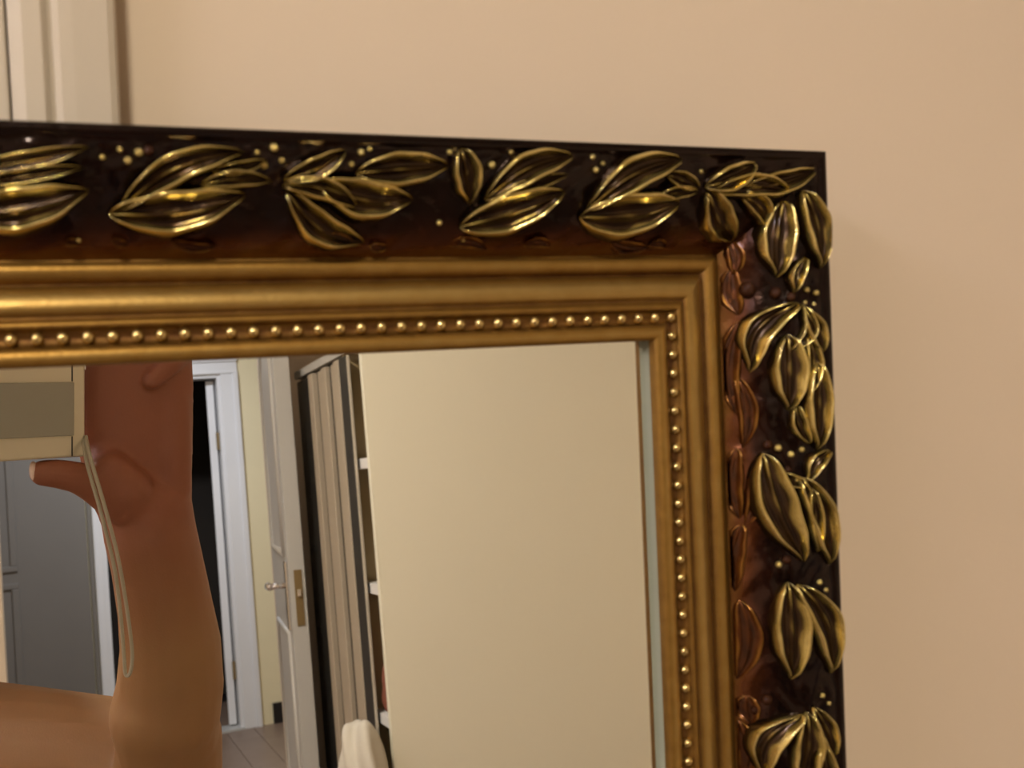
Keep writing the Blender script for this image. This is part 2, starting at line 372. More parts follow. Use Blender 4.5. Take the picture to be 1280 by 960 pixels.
# ------------------------------------------------------------------ wardrobe (reflected, right of the door)
YP = 0.715 - 2.50                            # near side panel
XP = seen(474, 700, 1, YP).x                 # front plane of the wardrobe
ZW = 1.66
def yfront(px, py=640):                      # where the front plane is met
    return seen(px, py, 0, XP).y
yb, yc, yd, ye = yfront(449), yfront(439), yfront(398), yfront(381)
wd = empty('wardrobe', (0, 0, 0)); tag(wd, 'tall cream wardrobe with open shelves and ridged sliding doors, reflected in the mirror', 'wardrobe')
XB = XR_ - 0.01
PT = 0.022
boxo('side_panel', XP, XB, YP, YP - PT, 0, ZW, M['cream'], wd, 0.002)
boxo('edge_strip', XP - 0.003, XP, YP, YP - PT, 0, ZW, M['cream'], wd)
ydiv = yb - 0.05
ye = max(ye, YPART + 0.05)
boxo('divider', XP + 0.006, XB, ydiv, ydiv - PT, 0.08, ZW - PT, M['tan'], wd)
boxo('side_panel', XP + 0.03, XB, ye, ye + PT, 0, ZW, M['dark'], wd)
boxo('top_panel', XP, XB, YP - PT, ye, ZW - PT, ZW, M['greydoor'], wd)
boxo('plinth', XP + 0.03, XB, YP - PT, ye, 0, 0.08, M['dark'], wd)
boxo('back_panel', XB - 0.012, XB, YP - PT, ye, 0.08, ZW - PT, M['tan'], wd)
zs1 = seen(460, 578, 0, XP).z; zs2 = seen(465, 738, 0, XP).z
shelves = []
zs3 = seen(478, 892, 0, XP + 0.03).z
for z in (zs1, zs2, zs3, zs3 - 0.35):
    s = boxo('shelf', XP + 0.012, XB - 0.012, YP - PT, ydiv, z - 0.013, z + 0.013, M['white'], wd, 0.001); shelves.append(z)
# front plane, far to near: dark door, ridged stiles, black strip painted as a shaded gap
boxo('dark_door', XP + 0.006, XP + 0.026, ye, yd, 0.09, ZW - 0.03, M['dark'], wd, 0.002)
n = 5; stp = (yc - yd) / n
for i in range(n):
    y0 = yd + i * stp
    dx = (0.0, 0.012, 0.003, 0.014, 0.002)[i]
    boxo('door_stile', XP + dx - 0.004, XP + 0.03, y0 + 0.012, y0 + stp - 0.012, 0.085, ZW - 0.03, M['blind'], wd, 0.003)
boxo('channel', XP + 0.012, XP + 0.03, yd, yc, 0.09, ZW - 0.03, M['dark'], wd)
boxo('gap_shade_strip', XP - 0.002, XP + 0.004, yc, yb, 0.085, ZW - 0.03, M['black'], wd, 0.001)  # thin black board standing in for the shade of an open gap
boxo('edge_strip', XP - 0.002, XP + 0.004, yb, yb + 0.006, 0.085, ZW - 0.03, M['trim'], wd)

# cloth heaps
def heap(name, c, sx, sy, sz, m, label, seed, cat='cloth', group=None):
    bm = bmesh.new(); bmesh.ops.create_icosphere(bm, subdivisions=4, radius=1)
    rnd = random.Random(seed); fr = [(rnd.uniform(2, 6), rnd.uniform(2, 6), rnd.uniform(0, 6)) for _ in range(5)]
    for v in bm.verts:
        p = v.co.copy(); k = 1 + 0.10 * sum(math.sin(a * p.x + b * p.y * 1.3 + c2 + 4 * p.z) for a, b, c2 in fr) / 2
        v.co = Vector((p.x * k * sx, p.y * k * sy, max(p.z * k, -0.55) * sz))
        v.co += Vector(c); 
    o = from_bm(name, bm, m, None, smooth=True); tag(o, label, cat, group); return o
zq = zs3 + 0.013
ym = (YP - PT + ydiv) / 2
heap('folded_cloth', (XP + 0.10, ym, zq + 0.056), 0.085, abs(YP - PT - ydiv) / 2 * 0.78, 0.095, M['redcloth'], 'red-brown crumpled cloth on the low shelf of the wardrobe', 3)
pw = seen(459, 940, 0, XP - 0.06); ztop = seen(455, 902, 0, XP - 0.06).z
bm = bmesh.new(); box(bm, XP - 0.125, XP - 0.012, pw.y - 0.16, pw.y + 0.08, 0.012, ztop - 0.19, None, 0.01)
st = from_bm('storage_box', bm, M['tan'], None); tag(st, 'tan storage box on the floor before the wardrobe shelves, under the white cloth', 'box')
heap('white_cloth', (XP - 0.066, pw.y - 0.03, ztop - 0.19 + 0.068), 0.048, 0.115, 0.122, M['whitecloth'], 'white cloth piled in front of the wardrobe shelves', 8)

# ------------------------------------------------------------------ the mirror
mir = empty('gilt_mirror', mw=M_L)
tag(mir, 'large gilt-framed mirror with carved leaves, leaning against the beige wall', 'mirror')
Z0 = 0.0002; X0 = on_glass(825, 600, 0.008)[0]
Z0 = on_glass(500, 440, 0.008)[1]
XS0 = X0 - 0.52                              # sight edges
ZS0 = -1.26
INNER = [(0.0000, 0.0036), (0.0001, 0.0066), (0.0006, 0.0078), (0.0016, 0.0083), (0.0030, 0.0084), (0.0045, 0.0082), (0.0056, 0.0074), (0.0061, 0.0060),
         (0.0063, 0.0050), (0.0087, 0.0047), (0.0111, 0.0050), (0.0114, 0.0062), (0.0120, 0.0069), (0.0130, 0.0069), (0.0138, 0.0062), (0.0146, 0.0052), (0.0152, 0.0050),
         (0.0158, 0.0056), (0.0168, 0.0062), (0.0185, 0.0063), (0.0205, 0.0057), (0.0225, 0.0045), (0.0240, 0.0030), (0.0247, 0.0019), (0.0251, 0.0016), (0.0255, 0.0022),
         (0.0262, 0.0034), (0.0275, 0.0043), (0.0290, 0.0046), (0.0305, 0.0044), (0.0314, 0.0036), (0.0319, 0.0030), (0.0325, 0.0030)]
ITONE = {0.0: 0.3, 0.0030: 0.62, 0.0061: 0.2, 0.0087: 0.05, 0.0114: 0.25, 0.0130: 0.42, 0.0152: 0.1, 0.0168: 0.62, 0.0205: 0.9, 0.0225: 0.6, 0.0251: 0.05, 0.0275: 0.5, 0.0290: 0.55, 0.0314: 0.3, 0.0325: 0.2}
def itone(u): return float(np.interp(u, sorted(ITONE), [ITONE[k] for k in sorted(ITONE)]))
U0, U1, U2 = 0.0325, 0.0662, 0.0702
BK = [(0.0325, 0.0032), (0.0345, 0.0062), (0.038, 0.0100), (0.043, 0.0142), (0.050, 0.0188), (0.056, 0.0218), (0.062, 0.0234), (0.0662, 0.0236)]
def bedw(u):
    return float(np.interp(u, [a for a, _ in BK], [b for _, b in BK]))
def bedsm(u):
    return (bedw(u - 0.0015) + bedw(u) * 2 + bedw(u + 0.0015)) / 4 if U0 + 0.002 < u < U1 - 0.002 else bedw(u)
# a rail is described by along (s) and outward (u): top: x=s, z=Z0+u ; right: z=s, x=X0+u
def rail_pt(side, s, u, w):
    if side == 'top': return Vector((s, -w, Z0 + u))
    if side == 'right': return Vector((X0 + u, -w, s))
    if side == 'left': return Vector((XS0 - u, -w, s))
    return Vector((s, -w, ZS0 - u))
def rail_span(side, u):
    if side in ('top', 'bottom'): return XS0 - u, X0 + u
    return ZS0 - u, Z0 + u
def grid_mesh(name, rows, m, parent, tones=None, smooth=True, closed_ends=False):
    nr, nc = len(rows), len(rows[0]); me = bpy.data.meshes.new(name)
    vs = [tuple(p) for r in rows for p in r]
    fs = [(i * nc + j, i * nc + j + 1, (i + 1) * nc + j + 1, (i + 1) * nc + j) for i in range(nr - 1) for j in range(nc - 1)]
    me.from_pydata(vs, [], fs)
    if tones is not None:
        a = me.attributes.new('tone', 'FLOAT', 'POINT'); a.data.foreach_set('value', [t for r in tones for t in r])
    if smooth: me.shade_smooth()
    return link(name, me, m, parent)
def hnoise(x, y, s=1.0):
    return math.sin(x * 310 * s + 1.7 * math.sin(y * 270 * s)) * math.sin(y * 350 * s + 1.3 * math.sin(x * 190 * s + 2))
for side in ('top', 'right', 'left', 'bottom'):
    rows, tones = [], []
    for u, w in INNER:
        a, b = rail_span(side, u)
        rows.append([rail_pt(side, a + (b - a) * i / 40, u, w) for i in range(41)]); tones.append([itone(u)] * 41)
    if side in ('right', 'bottom'): rows = [r[::-1] for r in rows]
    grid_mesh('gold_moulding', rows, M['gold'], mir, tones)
    rows, tones = [], []
    nseg = 330 if side in ('top', 'bottom') else 640
    us = [U0 + (U1 - U0) * i / 26 for i in range(27)]
    for u in us:
        a, b = rail_span(side, u)
        r, t = [], []
        for i in range(nseg + 1):
            s = a + (b - a) * i / nseg
            f = (u - U0) / (U1 - U0); edge = min(1, f / 0.08, (1 - f) / 0.05)
            w = bedsm(u) + edge * (0.0007 * hnoise(s, u) + 0.0003 * hnoise(s, u, 2.3))
            r.append(rail_pt(side, s, u, w))
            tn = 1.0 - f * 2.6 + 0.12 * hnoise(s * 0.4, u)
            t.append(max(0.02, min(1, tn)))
        rows.append(r); tones.append(t)
    for u, w in [(0.0668, 0.0242), (0.0676, 0.0246), (0.0690, 0.0246), (0.0698, 0.0241), (0.0702, 0.0230), (0.0702, 0.0), (0.0702, -0.0115), (0.03, -0.0115)]:
        a, b = rail_span(side, u)
        rows.append([rail_pt(side, a + (b - a) * i / nseg, u, w) for i in range(nseg + 1)]); tones.append([0.0] * (nseg + 1))
    if side in ('right', 'bottom'): rows = [r[::-1] for r in rows]; tones = [t[::-1] for t in tones]
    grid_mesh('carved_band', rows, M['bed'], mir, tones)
    # painted rebate between lip and glass
    rows = []
    for u, w in ((0.0, 0.0), (0.0, 0.0036), (0.004, 0.0036)):
        a, b = rail_span(side, u); rows.append([rail_pt(side, a, u, w), rail_pt(side, b, u, w)])
    grid_mesh('rebate', rows, M['rebate'], mir, smooth=False)
boxo('glass', XS0 - 0.006, X0 + 0.006, 0.0, 0.004, ZS0 - 0.006, Z0 + 0.006, M['glass'], mir)
boxo('backing_board', XS0 - 0.045, X0 + 0.045, 0.0045, 0.0085, ZS0 - 0.045, Z0 + 0.045, M['board'], mir)

# beads: turned gold pearls, one mesh shared
bm = bmesh.new(); bmesh.ops.create_uvsphere(bm, u_segments=12, v_segments=8, radius=0.00215, matrix=Matrix.Diagonal((1.0, 1.0, 1.0, 1)))
bead_me = bpy.data.meshes.new('bead'); bm.to_mesh(bead_me); bm.free(); bead_me.shade_smooth(); bead_me.materials.append(M['bead'])
UB, WB = 0.0087, 0.0058
P_T = on_glass(825, 397, WB)[0] - on_glass(800, 398, WB)[0]
PITCH = (on_glass(825, 397, WB)[0] - on_glass(25, 424, WB)[0]) / 31.0
def put_bead(p, sc):
    b = bpy.data.objects.new('bead', bead_me); COL.objects.link(b); b.parent = mir; b.location = p; b.scale = sc
nb = 0
s = X0 + UB
while s > XS0:
    put_bead(rail_pt('top', s, UB, WB), (0.92, 1, 1.0)); s -= PITCH; nb += 1
s = Z0 + UB - PITCH
zstop = -0.62
while s > zstop and nb < 200:
    put_bead(rail_pt('right', s, UB, WB), (1.0, 1, 0.92)); s -= PITCH; nb += 1
bm = bmesh.new()                             # the pearls outside the picture, joined
def many(side, s0, s1):
    s = s1
    while s > s0:
        bmesh.ops.create_uvsphere(bm, u_segments=8, v_segments=6, radius=0.00215, matrix=Matrix.Translation(rail_pt(side, s, UB, WB))); s -= PITCH
many('right', ZS0 - UB, s); many('left', ZS0, Z0 + UB - PITCH); many('bottom', XS0 - UB, X0)
o = from_bm('beading', bm, M['bead'], mir, smooth=True); o['kind'] = 'stuff'; o['label'] = 'remaining gold pearls round the rest of the sight edge'

# carved leaves --------------------------------------------------------
def leaf_mesh(side, base, tip, width, bend=0.0, rimh=0.0030, ns=26, nt=14, lift=0.0, point=1.0, midh=0.45, off=(0, 0)):
    """leaf in rail coordinates (s along, u outward), wrapped on the carved band: raised rim, hollow blade, midrib"""
    b = Vector(base); t = Vector(tip); d = t - b; L = d.length; d.normalize(); q = Vector((-d.y, d.x))
    rows, tones = [], []
    for i in range(ns + 1):
        s = i / ns
        env = (math.sin(PI * s ** 0.9)) ** (0.68) if 0 < s < 1 else 0.0
        env = max(env, 0.02)
        if s > 0.75: env *= 1 - 0.25 * ((s - 0.75) / 0.25) ** 1.0 * point
        c = b + d * (L * s) + q * (bend * L * math.sin(PI * s))
        r, tt = [], []
        for j in range(-nt, nt + 1):
            a = j / nt; aa = abs(a)
            p = c + q * (a * width / 2 * env * (1.0 + 0.03 * math.sin(s * 19)))
            # section: skirt (outer), rim, hollow, midrib
            rim = math.exp(-((aa - 0.74) / (0.21 if aa < 0.74 else 0.16)) ** 2)
            rib = math.exp(-(aa / 0.11) ** 2) * midh
            h = 0.30 + 0.85 * rim + rib * (1 - s * 0.5)
            if aa > 0.9: h *= max(0.0, 1 - (aa - 0.9) / 0.1 * 1.25)
            prof = min(1.0, s / 0.10 + 0.25, (1 - s) / 0.10 + 0.15)
            hh = rimh * h * prof * (0.75 + 0.35 * math.sin(PI * s)) + lift * min(1, (1.02 - aa) * 8)
            u = min(max(p.y, U0 + 0.0004), U1 + 0.001)
            w = bedsm(u) + hh - (0.0012 if aa > 0.97 else 0)
            r.append(rail_pt(side, p.x, u, w))
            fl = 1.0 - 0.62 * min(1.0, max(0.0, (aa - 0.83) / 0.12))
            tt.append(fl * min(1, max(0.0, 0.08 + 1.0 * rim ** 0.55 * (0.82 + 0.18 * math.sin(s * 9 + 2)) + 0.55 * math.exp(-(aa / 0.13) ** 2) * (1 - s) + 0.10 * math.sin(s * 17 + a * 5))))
        rows.append(r); tones.append(tt)
    if side in ('top', 'right'): pass
    return rows, tones
def px_rail(side, px, py):
    """rail coordinates of a photograph spot lying on the carved band"""
    w = 0.018
    for _ in range(12):
        x, z = on_glass(px, py, w)
        s, u = (x, z - Z0) if side == 'top' else (z, x - X0)
        w = 0.5 * w + 0.5 * (bedw(min(max(u, U0), U1)) + 0.001)
    return s, u
LEAVES_TOP = [  # base px, tip px, width px, bend
 ((-60, 270), (112, 238), 66, -.05), ((-45, 215), (112, 184), 30, -.02), ((-30, 232), (106, 210), 24, .0),
 ((136, 268), (309, 243), 64, -.06), ((150, 262), (306, 190), 46, .09), ((250, 232), (340, 228), 26, .05), ((262, 215), (335, 200), 20, -.05),
 ((354, 226), (432, 188), 34, -.06), ((352, 232), (446, 262), 34, .08), ((358, 240), (456, 304), 46, -.13),
 ((398, 232), (516, 250), 58, -.08), ((444, 218), (560, 208), 50, .0), ((575, 186), (586, 256), 40, .0),
 ((574, 284), (706, 240), 54, -.03), ((604, 250), (716, 196), 44, .09), ((600, 262), (712, 218), 22, .04),
 ((724, 272), (850, 254), 60, -.05), ((732, 262), (852, 200), 46, .09), ((832, 218), (874, 236), 26, .0), ((815, 250), (872, 240), 18, .04),
 ((880, 234), (942, 206), 36, -.05), ((884, 240), (915, 303), 42, -.08), ((890, 240), (985, 240), 34, .06), ((925, 246), (958, 290), 30, .1),
 ((928, 236), (1020, 212), 34, -.05)]
LEAVES_RIGHT = [
 ((978, 250), (972, 347), 52, .05), ((1002, 238), (1025, 336), 38, -.06), ((1004, 322), (990, 366), 20, .1),
 ((998, 378), (938, 466), 42, .22), ((1002, 380), (984, 440), 24, -.25), ((1003, 388), (1026, 442), 28, -.05),
 ((984, 418), (986, 514), 50, .0), ((1008, 418), (1002, 500), 26, -.12), ((1018, 452), (1020, 562), 36, .0), ((994, 506), (1012, 556), 22, .1),
 ((1036, 562), (1008, 602), 22, .15), ((952, 566), (1004, 702), 56, .06), ((966, 590), (1010, 604), 20, .1), ((1000, 596), (1036, 706), 42, -.06), ((1012, 610), (1020, 690), 20, .0),
 ((985, 728), (990, 850), 54, .0), ((996, 730), (1038, 842), 46, -.12),
 ((1000, 892), (950, 970), 42, .2), ((1008, 890), (996, 985), 44, -.05), ((1016, 884), (1042, 946), 28, -.05), ((1024, 930), (1032, 1020), 34, .0)]
leaf_objs = {'top': [], 'right': []}
def add_leaf(side, rows, tones, m=None, name='leaf'):
    # face outward: check the orientation with the first quad
    a, b, c = rows[5][5], rows[6][5], rows[5][6]
    n = (c - a).cross(b - a)
    if n.y > 0: rows = [r[::-1] for r in rows]; tones = [t[::-1] for t in tones]
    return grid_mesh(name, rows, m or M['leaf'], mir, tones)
for side, lst in (('top', LEAVES_TOP), ('right', LEAVES_RIGHT)):
    for k, (b, t, w, bend) in enumerate(lst):
        B = px_rail(side, *b); T = px_rail(side, *t)
        L = math.hypot(T[0] - B[0], T[1] - B[1]); Lp = math.hypot(t[0] - b[0], t[1] - b[1])
        # pixels per metre: on the side the band is foreshortened, so the width is scaled with the local scale
        mid = ((b[0] + t[0]) / 2, (b[1] + t[1]) / 2)
        dx, dy = -(t[1] - b[1]) / Lp, (t[0] - b[0]) / Lp
        A1 = px_rail(side, mid[0] + dx * 8, mid[1] + dy * 8); A2 = px_rail(side, mid[0] - dx * 8, mid[1] - dy * 8)
        wm = w * min(math.hypot(A1[0] - A2[0], A1[1] - A2[1]) / 16, 1.5 * L / Lp)
        rows, tones = leaf_mesh(side, B, T, wm, bend, rimh=0.0042 if w > 30 else 0.0030, lift=0.0006 * (k % 3))
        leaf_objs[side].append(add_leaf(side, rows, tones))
# low amber scrolls along the inner edge
SC_TOP = [((395, 300), (446, 308), 16), ((462, 307), (486, 309), 12), ((560, 305), (610, 312), 14), ((764, 303), (812, 309), 16), ((812, 306), (834, 309), 10), ((215, 302), (272, 308), 14), ((80, 304), (100, 306), 12), ((140, 300), (160, 306), 12), ((655, 306), (690, 308), 12)]
SC_RIGHT = [((925, 400), (922, 520), 18), ((921, 470), (930, 560), 16), ((922, 560), (926, 650), 18), ((940, 590), (932, 660), 14), ((928, 655), (920, 740), 20), ((926, 750), (922, 850), 22), ((934, 870), (940, 905), 22), ((924, 900), (926, 980), 18), ((915, 335), (925, 395), 18), ((912, 300), (918, 345), 14)]
for side, lst in (('top', SC_TOP), ('right', SC_RIGHT)):
    for k, (b, t, w) in enumerate(lst):
        B = px_rail(side, *b); T = px_rail(side, *t); L = math.hypot(T[0] - B[0], T[1] - B[1]); Lp = math.hypot(t[0] - b[0], t[1] - b[1])
        rows, tones = leaf_mesh(side, B, T, w * L / Lp * (1.0 if side == 'top' else 1.3), 0.08 * (-1) ** k, rimh=0.0016, ns=16, nt=8)
        o = add_leaf(side, rows, tones, M['amber'], 'scroll')
# berries: small knobs in the gaps
BERR_T = [(330, 206, 9), (343, 184, 9), (353, 200, 7), (322, 190, 6), (440, 205, 7), (452, 190, 8), (463, 186, 6), (408, 208, 8), (742, 196, 7), (746, 212, 8), (755, 204, 6), (563, 190, 7), (160, 200, 8), (150, 186, 6), (174, 190, 9), (186, 188, 11), (878, 214, 6), (945, 208, 7), (950, 218, 6), (640, 190, 6), (235, 210, 10), (250, 202, 10), (616, 206, 9), (580, 300, 5), (98, 300, 5), (128, 196, 6), (550, 278, 7)]
BERR_R = [(1010, 362, 8), (1022, 366, 8), (1008, 378, 6), (1019, 380, 6), (1016, 442, 7), (1022, 456, 7), (1031, 470, 5), (970, 366, 16), (990, 371, 13), (960, 556, 13), (974, 560, 10), (990, 568, 9), (1004, 562, 8), (985, 700, 12), (975, 706, 9), (1026, 728, 8), (1034, 738, 7), (935, 362, 22), (960, 875, 14), (945, 888, 12), (1038, 880, 6), (1030, 870, 7), (998, 600, 8), (985, 588, 12)]
berry_me = {}
for nm, m in (('berry', M['leaf']), ('berry2', M['bed'])):
    bm = bmesh.new(); bmesh.ops.create_uvsphere(bm, u_segments=14, v_segments=9, radius=1.0)
    me = bpy.data.meshes.new('berry'); bm.to_mesh(me); bm.free(); me.shade_smooth(); me.materials.append(m)
    a = me.attributes.new('tone', 'FLOAT', 'POINT'); a.data.foreach_set('value', [0.75 if nm == 'berry' else 0.45] * len(me.vertices)); berry_me[nm] = me
for side, lst in (('top', BERR_T), ('right', BERR_R)):
    for x, y, dpx in lst:
        s, u = px_rail(side, x, y); r = dpx * 0.5 / F * 0.42
        o = bpy.data.objects.new('berry', berry_me['berry2' if dpx >= 11 else 'berry']); COL.objects.link(o); o.parent = mir
        o.location = rail_pt(side, s, min(u, U1), bedsm(min(u, U1)) + r * 0.15); o.scale = (r, r * 1.0, r)
        leaf_objs[side].append(o) if dpx < 11 else None
# the same motif carried on round the frame outside the picture
sT1 = px_rail('top', 870, 240)[0]; sT0 = px_rail('top', 345, 230)[0]; PT_ = sT1 - sT0
sR0 = px_rail('right', 985, 372)[0]; sR1 = px_rail('right', 985, 886)[0]; PR_ = sR0 - sR1
def center(o):
    if o.location.length > 1e-6: return o.location.copy()
    v = o.data.vertices; return (v[0].co + v[len(v) - 1].co) / 2
motT = [o for o in leaf_objs['top'] if sT0 <= center(o).x < sT1]
motR = [o for o in leaf_objs['right'] if sR1 < center(o).z <= sR0]
cornR = [o for o in leaf_objs['top'] if center(o).x >= sT1] + [o for o in leaf_objs['right'] if center(o).z > sR0]
def rep(o, mtx):
    c = o.copy(); COL.objects.link(c); c.parent = mir
    c.matrix_basis = mtx @ o.matrix_basis
xmin_vis = px_rail('top', 0, 240)[0]
for k in (1, 2):
    for o in motT:
        x = center(o).x - k * PT_
        if XS0 + 0.0 < x < xmin_vis - 0.012: rep(o, Matrix.Translation((-k * PT_, 0, 0)))
zmin_vis = px_rail('right', 1000, 960)[0]
for k in range(1, 9):
    for o in motR:
        z = center(o).z - k * PR_
        if ZS0 - 0.01 < z < zmin_vis - 0.012: rep(o, Matrix.Translation((0, 0, -k * PR_)))
xc = (X0 + XS0); MX = Matrix.Translation((xc, 0, 0)) @ Matrix.Diagonal((-1, 1, 1, 1))
zc_ = (Z0 + ZS0); MZ = Matrix.Translation((0, 0, zc_)) @ Matrix.Diagonal((1, 1, -1, 1))
for k in range(0, 9):
    for o in motR:
        if center(o).z - k * PR_ > ZS0 and len(o.data.vertices) > 300: rep(o, MX @ Matrix.Translation((0, 0, -k * PR_)))
for k in (0, 1, 2):
    for o in motT:
        if XS0 < center(o).x - k * PT_ and len(o.data.vertices) > 300: rep(o, MZ @ Matrix.Translation((-k * PT_, 0, 0)))
for o in cornR:
    for mt in (MX, MZ, MX @ MZ): rep(o, mt)

# ------------------------------------------------------------------ compact camera held by the person
DM = CM @ Matrix.Diagonal((1, 1, 1, 1))      # camera axes: x right, y up, z towards the holder
dc = empty('compact_camera', mw=DM)
tag(dc, 'small champagne compact camera with a grey slide cover, held up to the mirror', 'camera')
bx0, bx1, by0, by1 = -0.074, 0.0266, -0.0568, 0.0165
def cbox(name, x0, x1, y0, y1, z0, z1, m, bev):
    bm = bmesh.new(); box(bm, x0, x1, y0, y1, z0, z1, None, bev); return from_bm(name, bm, m, dc)
cbox('body', bx0, bx1, by0, by1, 0.0055, 0.0235, M['silver'], 0.0016)
cbox('slide_cover', bx0 + 0.001, bx1 - 0.008, -0.0430, -0.0095, 0.0035, 0.0056, M['slide'], 0.0006)
cbox('seam', 0.0176, 0.0183, -0.0560, -0.0435, 0.0050, 0.0056, M['plastic'], 0.0001)
cbox('seam', 0.0176, 0.0183, -0.0090, 0.0150, 0.0050, 0.0056, M['plastic'], 0.0001)
cbox('screen', bx0 + 0.006, bx1 - 0.026, -0.045, 0.008, 0.0234, 0.0242, M['plastic'], 0.0003)
bm = bmesh.new(); cyl(bm, (-0.012, 0.0085, 0.0040), (-0.012, 0.0085, 0.0058), 0.006, 24); from_bm('lens', bm, M['plastic'], dc, smooth=False)
cbox('shutter_button', 0.000, 0.012, by1, by1 + 0.0015, 0.010, 0.018, M['chrome'], 0.0004)
cbox('strap_lug', bx1, bx1 + 0.0022, -0.002, 0.004, 0.009, 0.014, M['chrome'], 0.0006)

# wrist strap
sp = [seen_near(104, 545, 0.378), seen_near(109, 580, 0.366), seen_near(126, 640, 0.362), seen_near(143, 710, 0.372), seen_near(151, 770, 0.384), seen_near(155, 820, 0.392), seen_near(157, 843, 0.395),
      seen_near(163, 840, 0.392), seen_near(165, 812, 0.388), seen_near(157, 750, 0.377), seen_near(146, 690, 0.366), seen_near(130, 630, 0.359), seen_near(114, 576, 0.362), seen_near(107, 545, 0.376)]
bm = bmesh.new(); sweep(bm, catmull(sp, 10), circle(0.0012, 0.0009, 8), YL)
o = from_bm('wrist_strap', bm, M['strap'], None, smooth=True); tag(o, 'thin olive-grey camera wrist strap hanging in a loop beside the forearm', 'strap')

# ------------------------------------------------------------------ person (right arm shows in the glass)
def capsule(bm, p0, r0, p1, r1, flat=1.0, fdir=None, k=20, rings=6):
    p0, p1 = Vector(p0), Vector(p1); t = (p1 - p0); L = t.length; t = t.normalized() if L > 1e-6 else Vector((0, 0, 1))
    fd = Vector(fdir) if fdir is not None else (Vector((0, 0, 1)) if abs(t.z) < 0.9 else Vector((0, 1, 0)))
    b = (fd - t * fd.dot(t)).normalized(); a = b.cross(t)
    R = []
    for i in range(rings + 1):
        th = PI / 2 * i / rings; R.append((p0 - t * r0 * math.cos(th) * (1 if flat >= .8 else flat), r0 * math.sin(th)))
    for i in range(1, 5):
        f = i / 5; R.append((p0.lerp(p1, f), r0 + (r1 - r0) * f))
    for i in range(rings + 1):
        th = PI / 2 * (1 - i / rings); R.append((p1 + t * r1 * math.cos(th) * (1 if flat >= .8 else flat), r1 * math.sin(th)))
    prev = None; first = None
    for c, r in R:
        if r < 1e-7: ring = [bm.verts.new(c)]
        else: ring = [bm.verts.new(c + a * (r * math.cos(2 * PI * j / k)) + b * (r * flat * math.sin(2 * PI * j / k))) for j in range(k)]
        if prev is not None:
            for j in range(k):
                if len(prev) == 1 and len(ring) > 1: bm.faces.new((prev[0], ring[(j + 1) % k], ring[j]))
                elif len(ring) == 1 and len(prev) > 1: bm.faces.new((prev[j], prev[(j + 1) % k], ring[0]))
                elif len(ring) > 1: bm.faces.new((prev[j], prev[(j + 1) % k], ring[(j + 1) % k], ring[j]))
        prev = ring
def remesh(name, bm, voxel, m, parent, smooth=6):
    bmesh.ops.recalc_face_normals(bm, faces=bm.faces[:])
    me = bpy.data.meshes.new(name + '_src'); bm.to_mesh(me); bm.free()
    o = bpy.data.objects.new(name + '_src', me); COL.objects.link(o)
    r = o.modifiers.new('r', 'REMESH'); r.mode = 'VOXEL'; r.voxel_size = voxel; r.use_smooth_shade = True
    if smooth:
        s = o.modifiers.new('s', 'SMOOTH'); s.factor = 0.6; s.iterations = smooth
    dg = bpy.context.evaluated_depsgraph_get(); dg.update()
    me2 = bpy.data.meshes.new_from_object(o.evaluated_get(dg)); me2.name = name
    bpy.data.objects.remove(o); bpy.data.meshes.remove(me)
    me2.materials.clear(); me2.materials.append(m); me2.shade_smooth()
    return link(name, me2, m, parent)
SN = seen_near
pxm = (D0 + 0.38) / F                        # metres per pixel about there (across the view)
def chain(bm, pts, flat=1.0, fdir=None):
    P = [(SN(x, y, e), r * (D0 + e) / F) for x, y, e, r in pts]
    for (p, r), (q, s) in zip(P, P[1:]): capsule(bm, p, r, q, s, flat, fdir)
bm = bmesh.new()
fN = YL
# forearm, elbow, upper arm   (px, py, distance from the glass, half width in px)
chain(bm, [(184, 640, .408, 53), (188, 665, .410, 53), (197, 705, .420, 53), (207, 760, .435, 55), (214, 810, .448, 59), (213, 860, .460, 63), (207, 892, .466, 65), (210, 925, .480, 60), (214, 955, .50, 54)], 0.86, fN)
chain(bm, [(212, 925, .490, 62), (210, 965, .505, 64), (202, 1000, .525, 64)], 0.95, fN)
chain(bm, [(204, 962, .545, 68), (120, 953, .578, 76), (30, 950, .61, 82), (-40, 948, .64, 86), (-100, 938, .69, 92)], 1.0, fN)
# palm
chain(bm, [(184, 645, .408, 52), (180, 622, .406, 57), (175, 595, .405, 61), (169, 540, .402, 67), (168, 480, .400, 68), (168, 440, .400, 66)], 0.42, fN)
chain(bm, [(218, 610, .400, 20), (216, 560, .396, 22), (214, 500, .396, 22)], 0.8, fN)        # heel of the hand, outer side
chain(bm, [(126, 604, .388, 18), (140, 570, .396, 26)], 0.8, fN)
chain(bm, [(172, 648, .398, 24), (158, 612, .388, 30), (140, 590, .384, 24)], 0.9, fN)        # ball of the thumb
chain(bm, [(150, 632, .390, 22), (124, 608, .384, 23), (98, 597, .378, 18.5), (72, 592, .374, 17), (54, 591, .372, 15.5)], 1.0, fN)  # thumb
for i, (x0, c) in enumerate(((126, 0), (152, 1), (180, 2), (208, 3))):
    chain(bm, [(x0 + 4, 440, .398, 16), (x0 - 2, 405, .396, 15), (x0 - 14 - 4 * i, 385, .388, 14)], 1.0, fN)
    chain(bm, [(x0 - 14 - 4 * i, 385, .388, 14), (x0 - 40 - 6 * i, 382, .374, 12.5), (x0 - 62 - 5 * i, 386, .366, 11)], 1.0, fN)
chain(bm, [(226, 440, .392, 15), (212, 455, .384, 14), (190, 476, .380, 11)], 1.0, fN)        # little finger folded onto the palm
sh = SN(-100, 938, .69)
neck = sh + Vector((-0.15, -0.02, 0.05)); lsh = sh + Vector((-0.32, -0.04, 0.0))
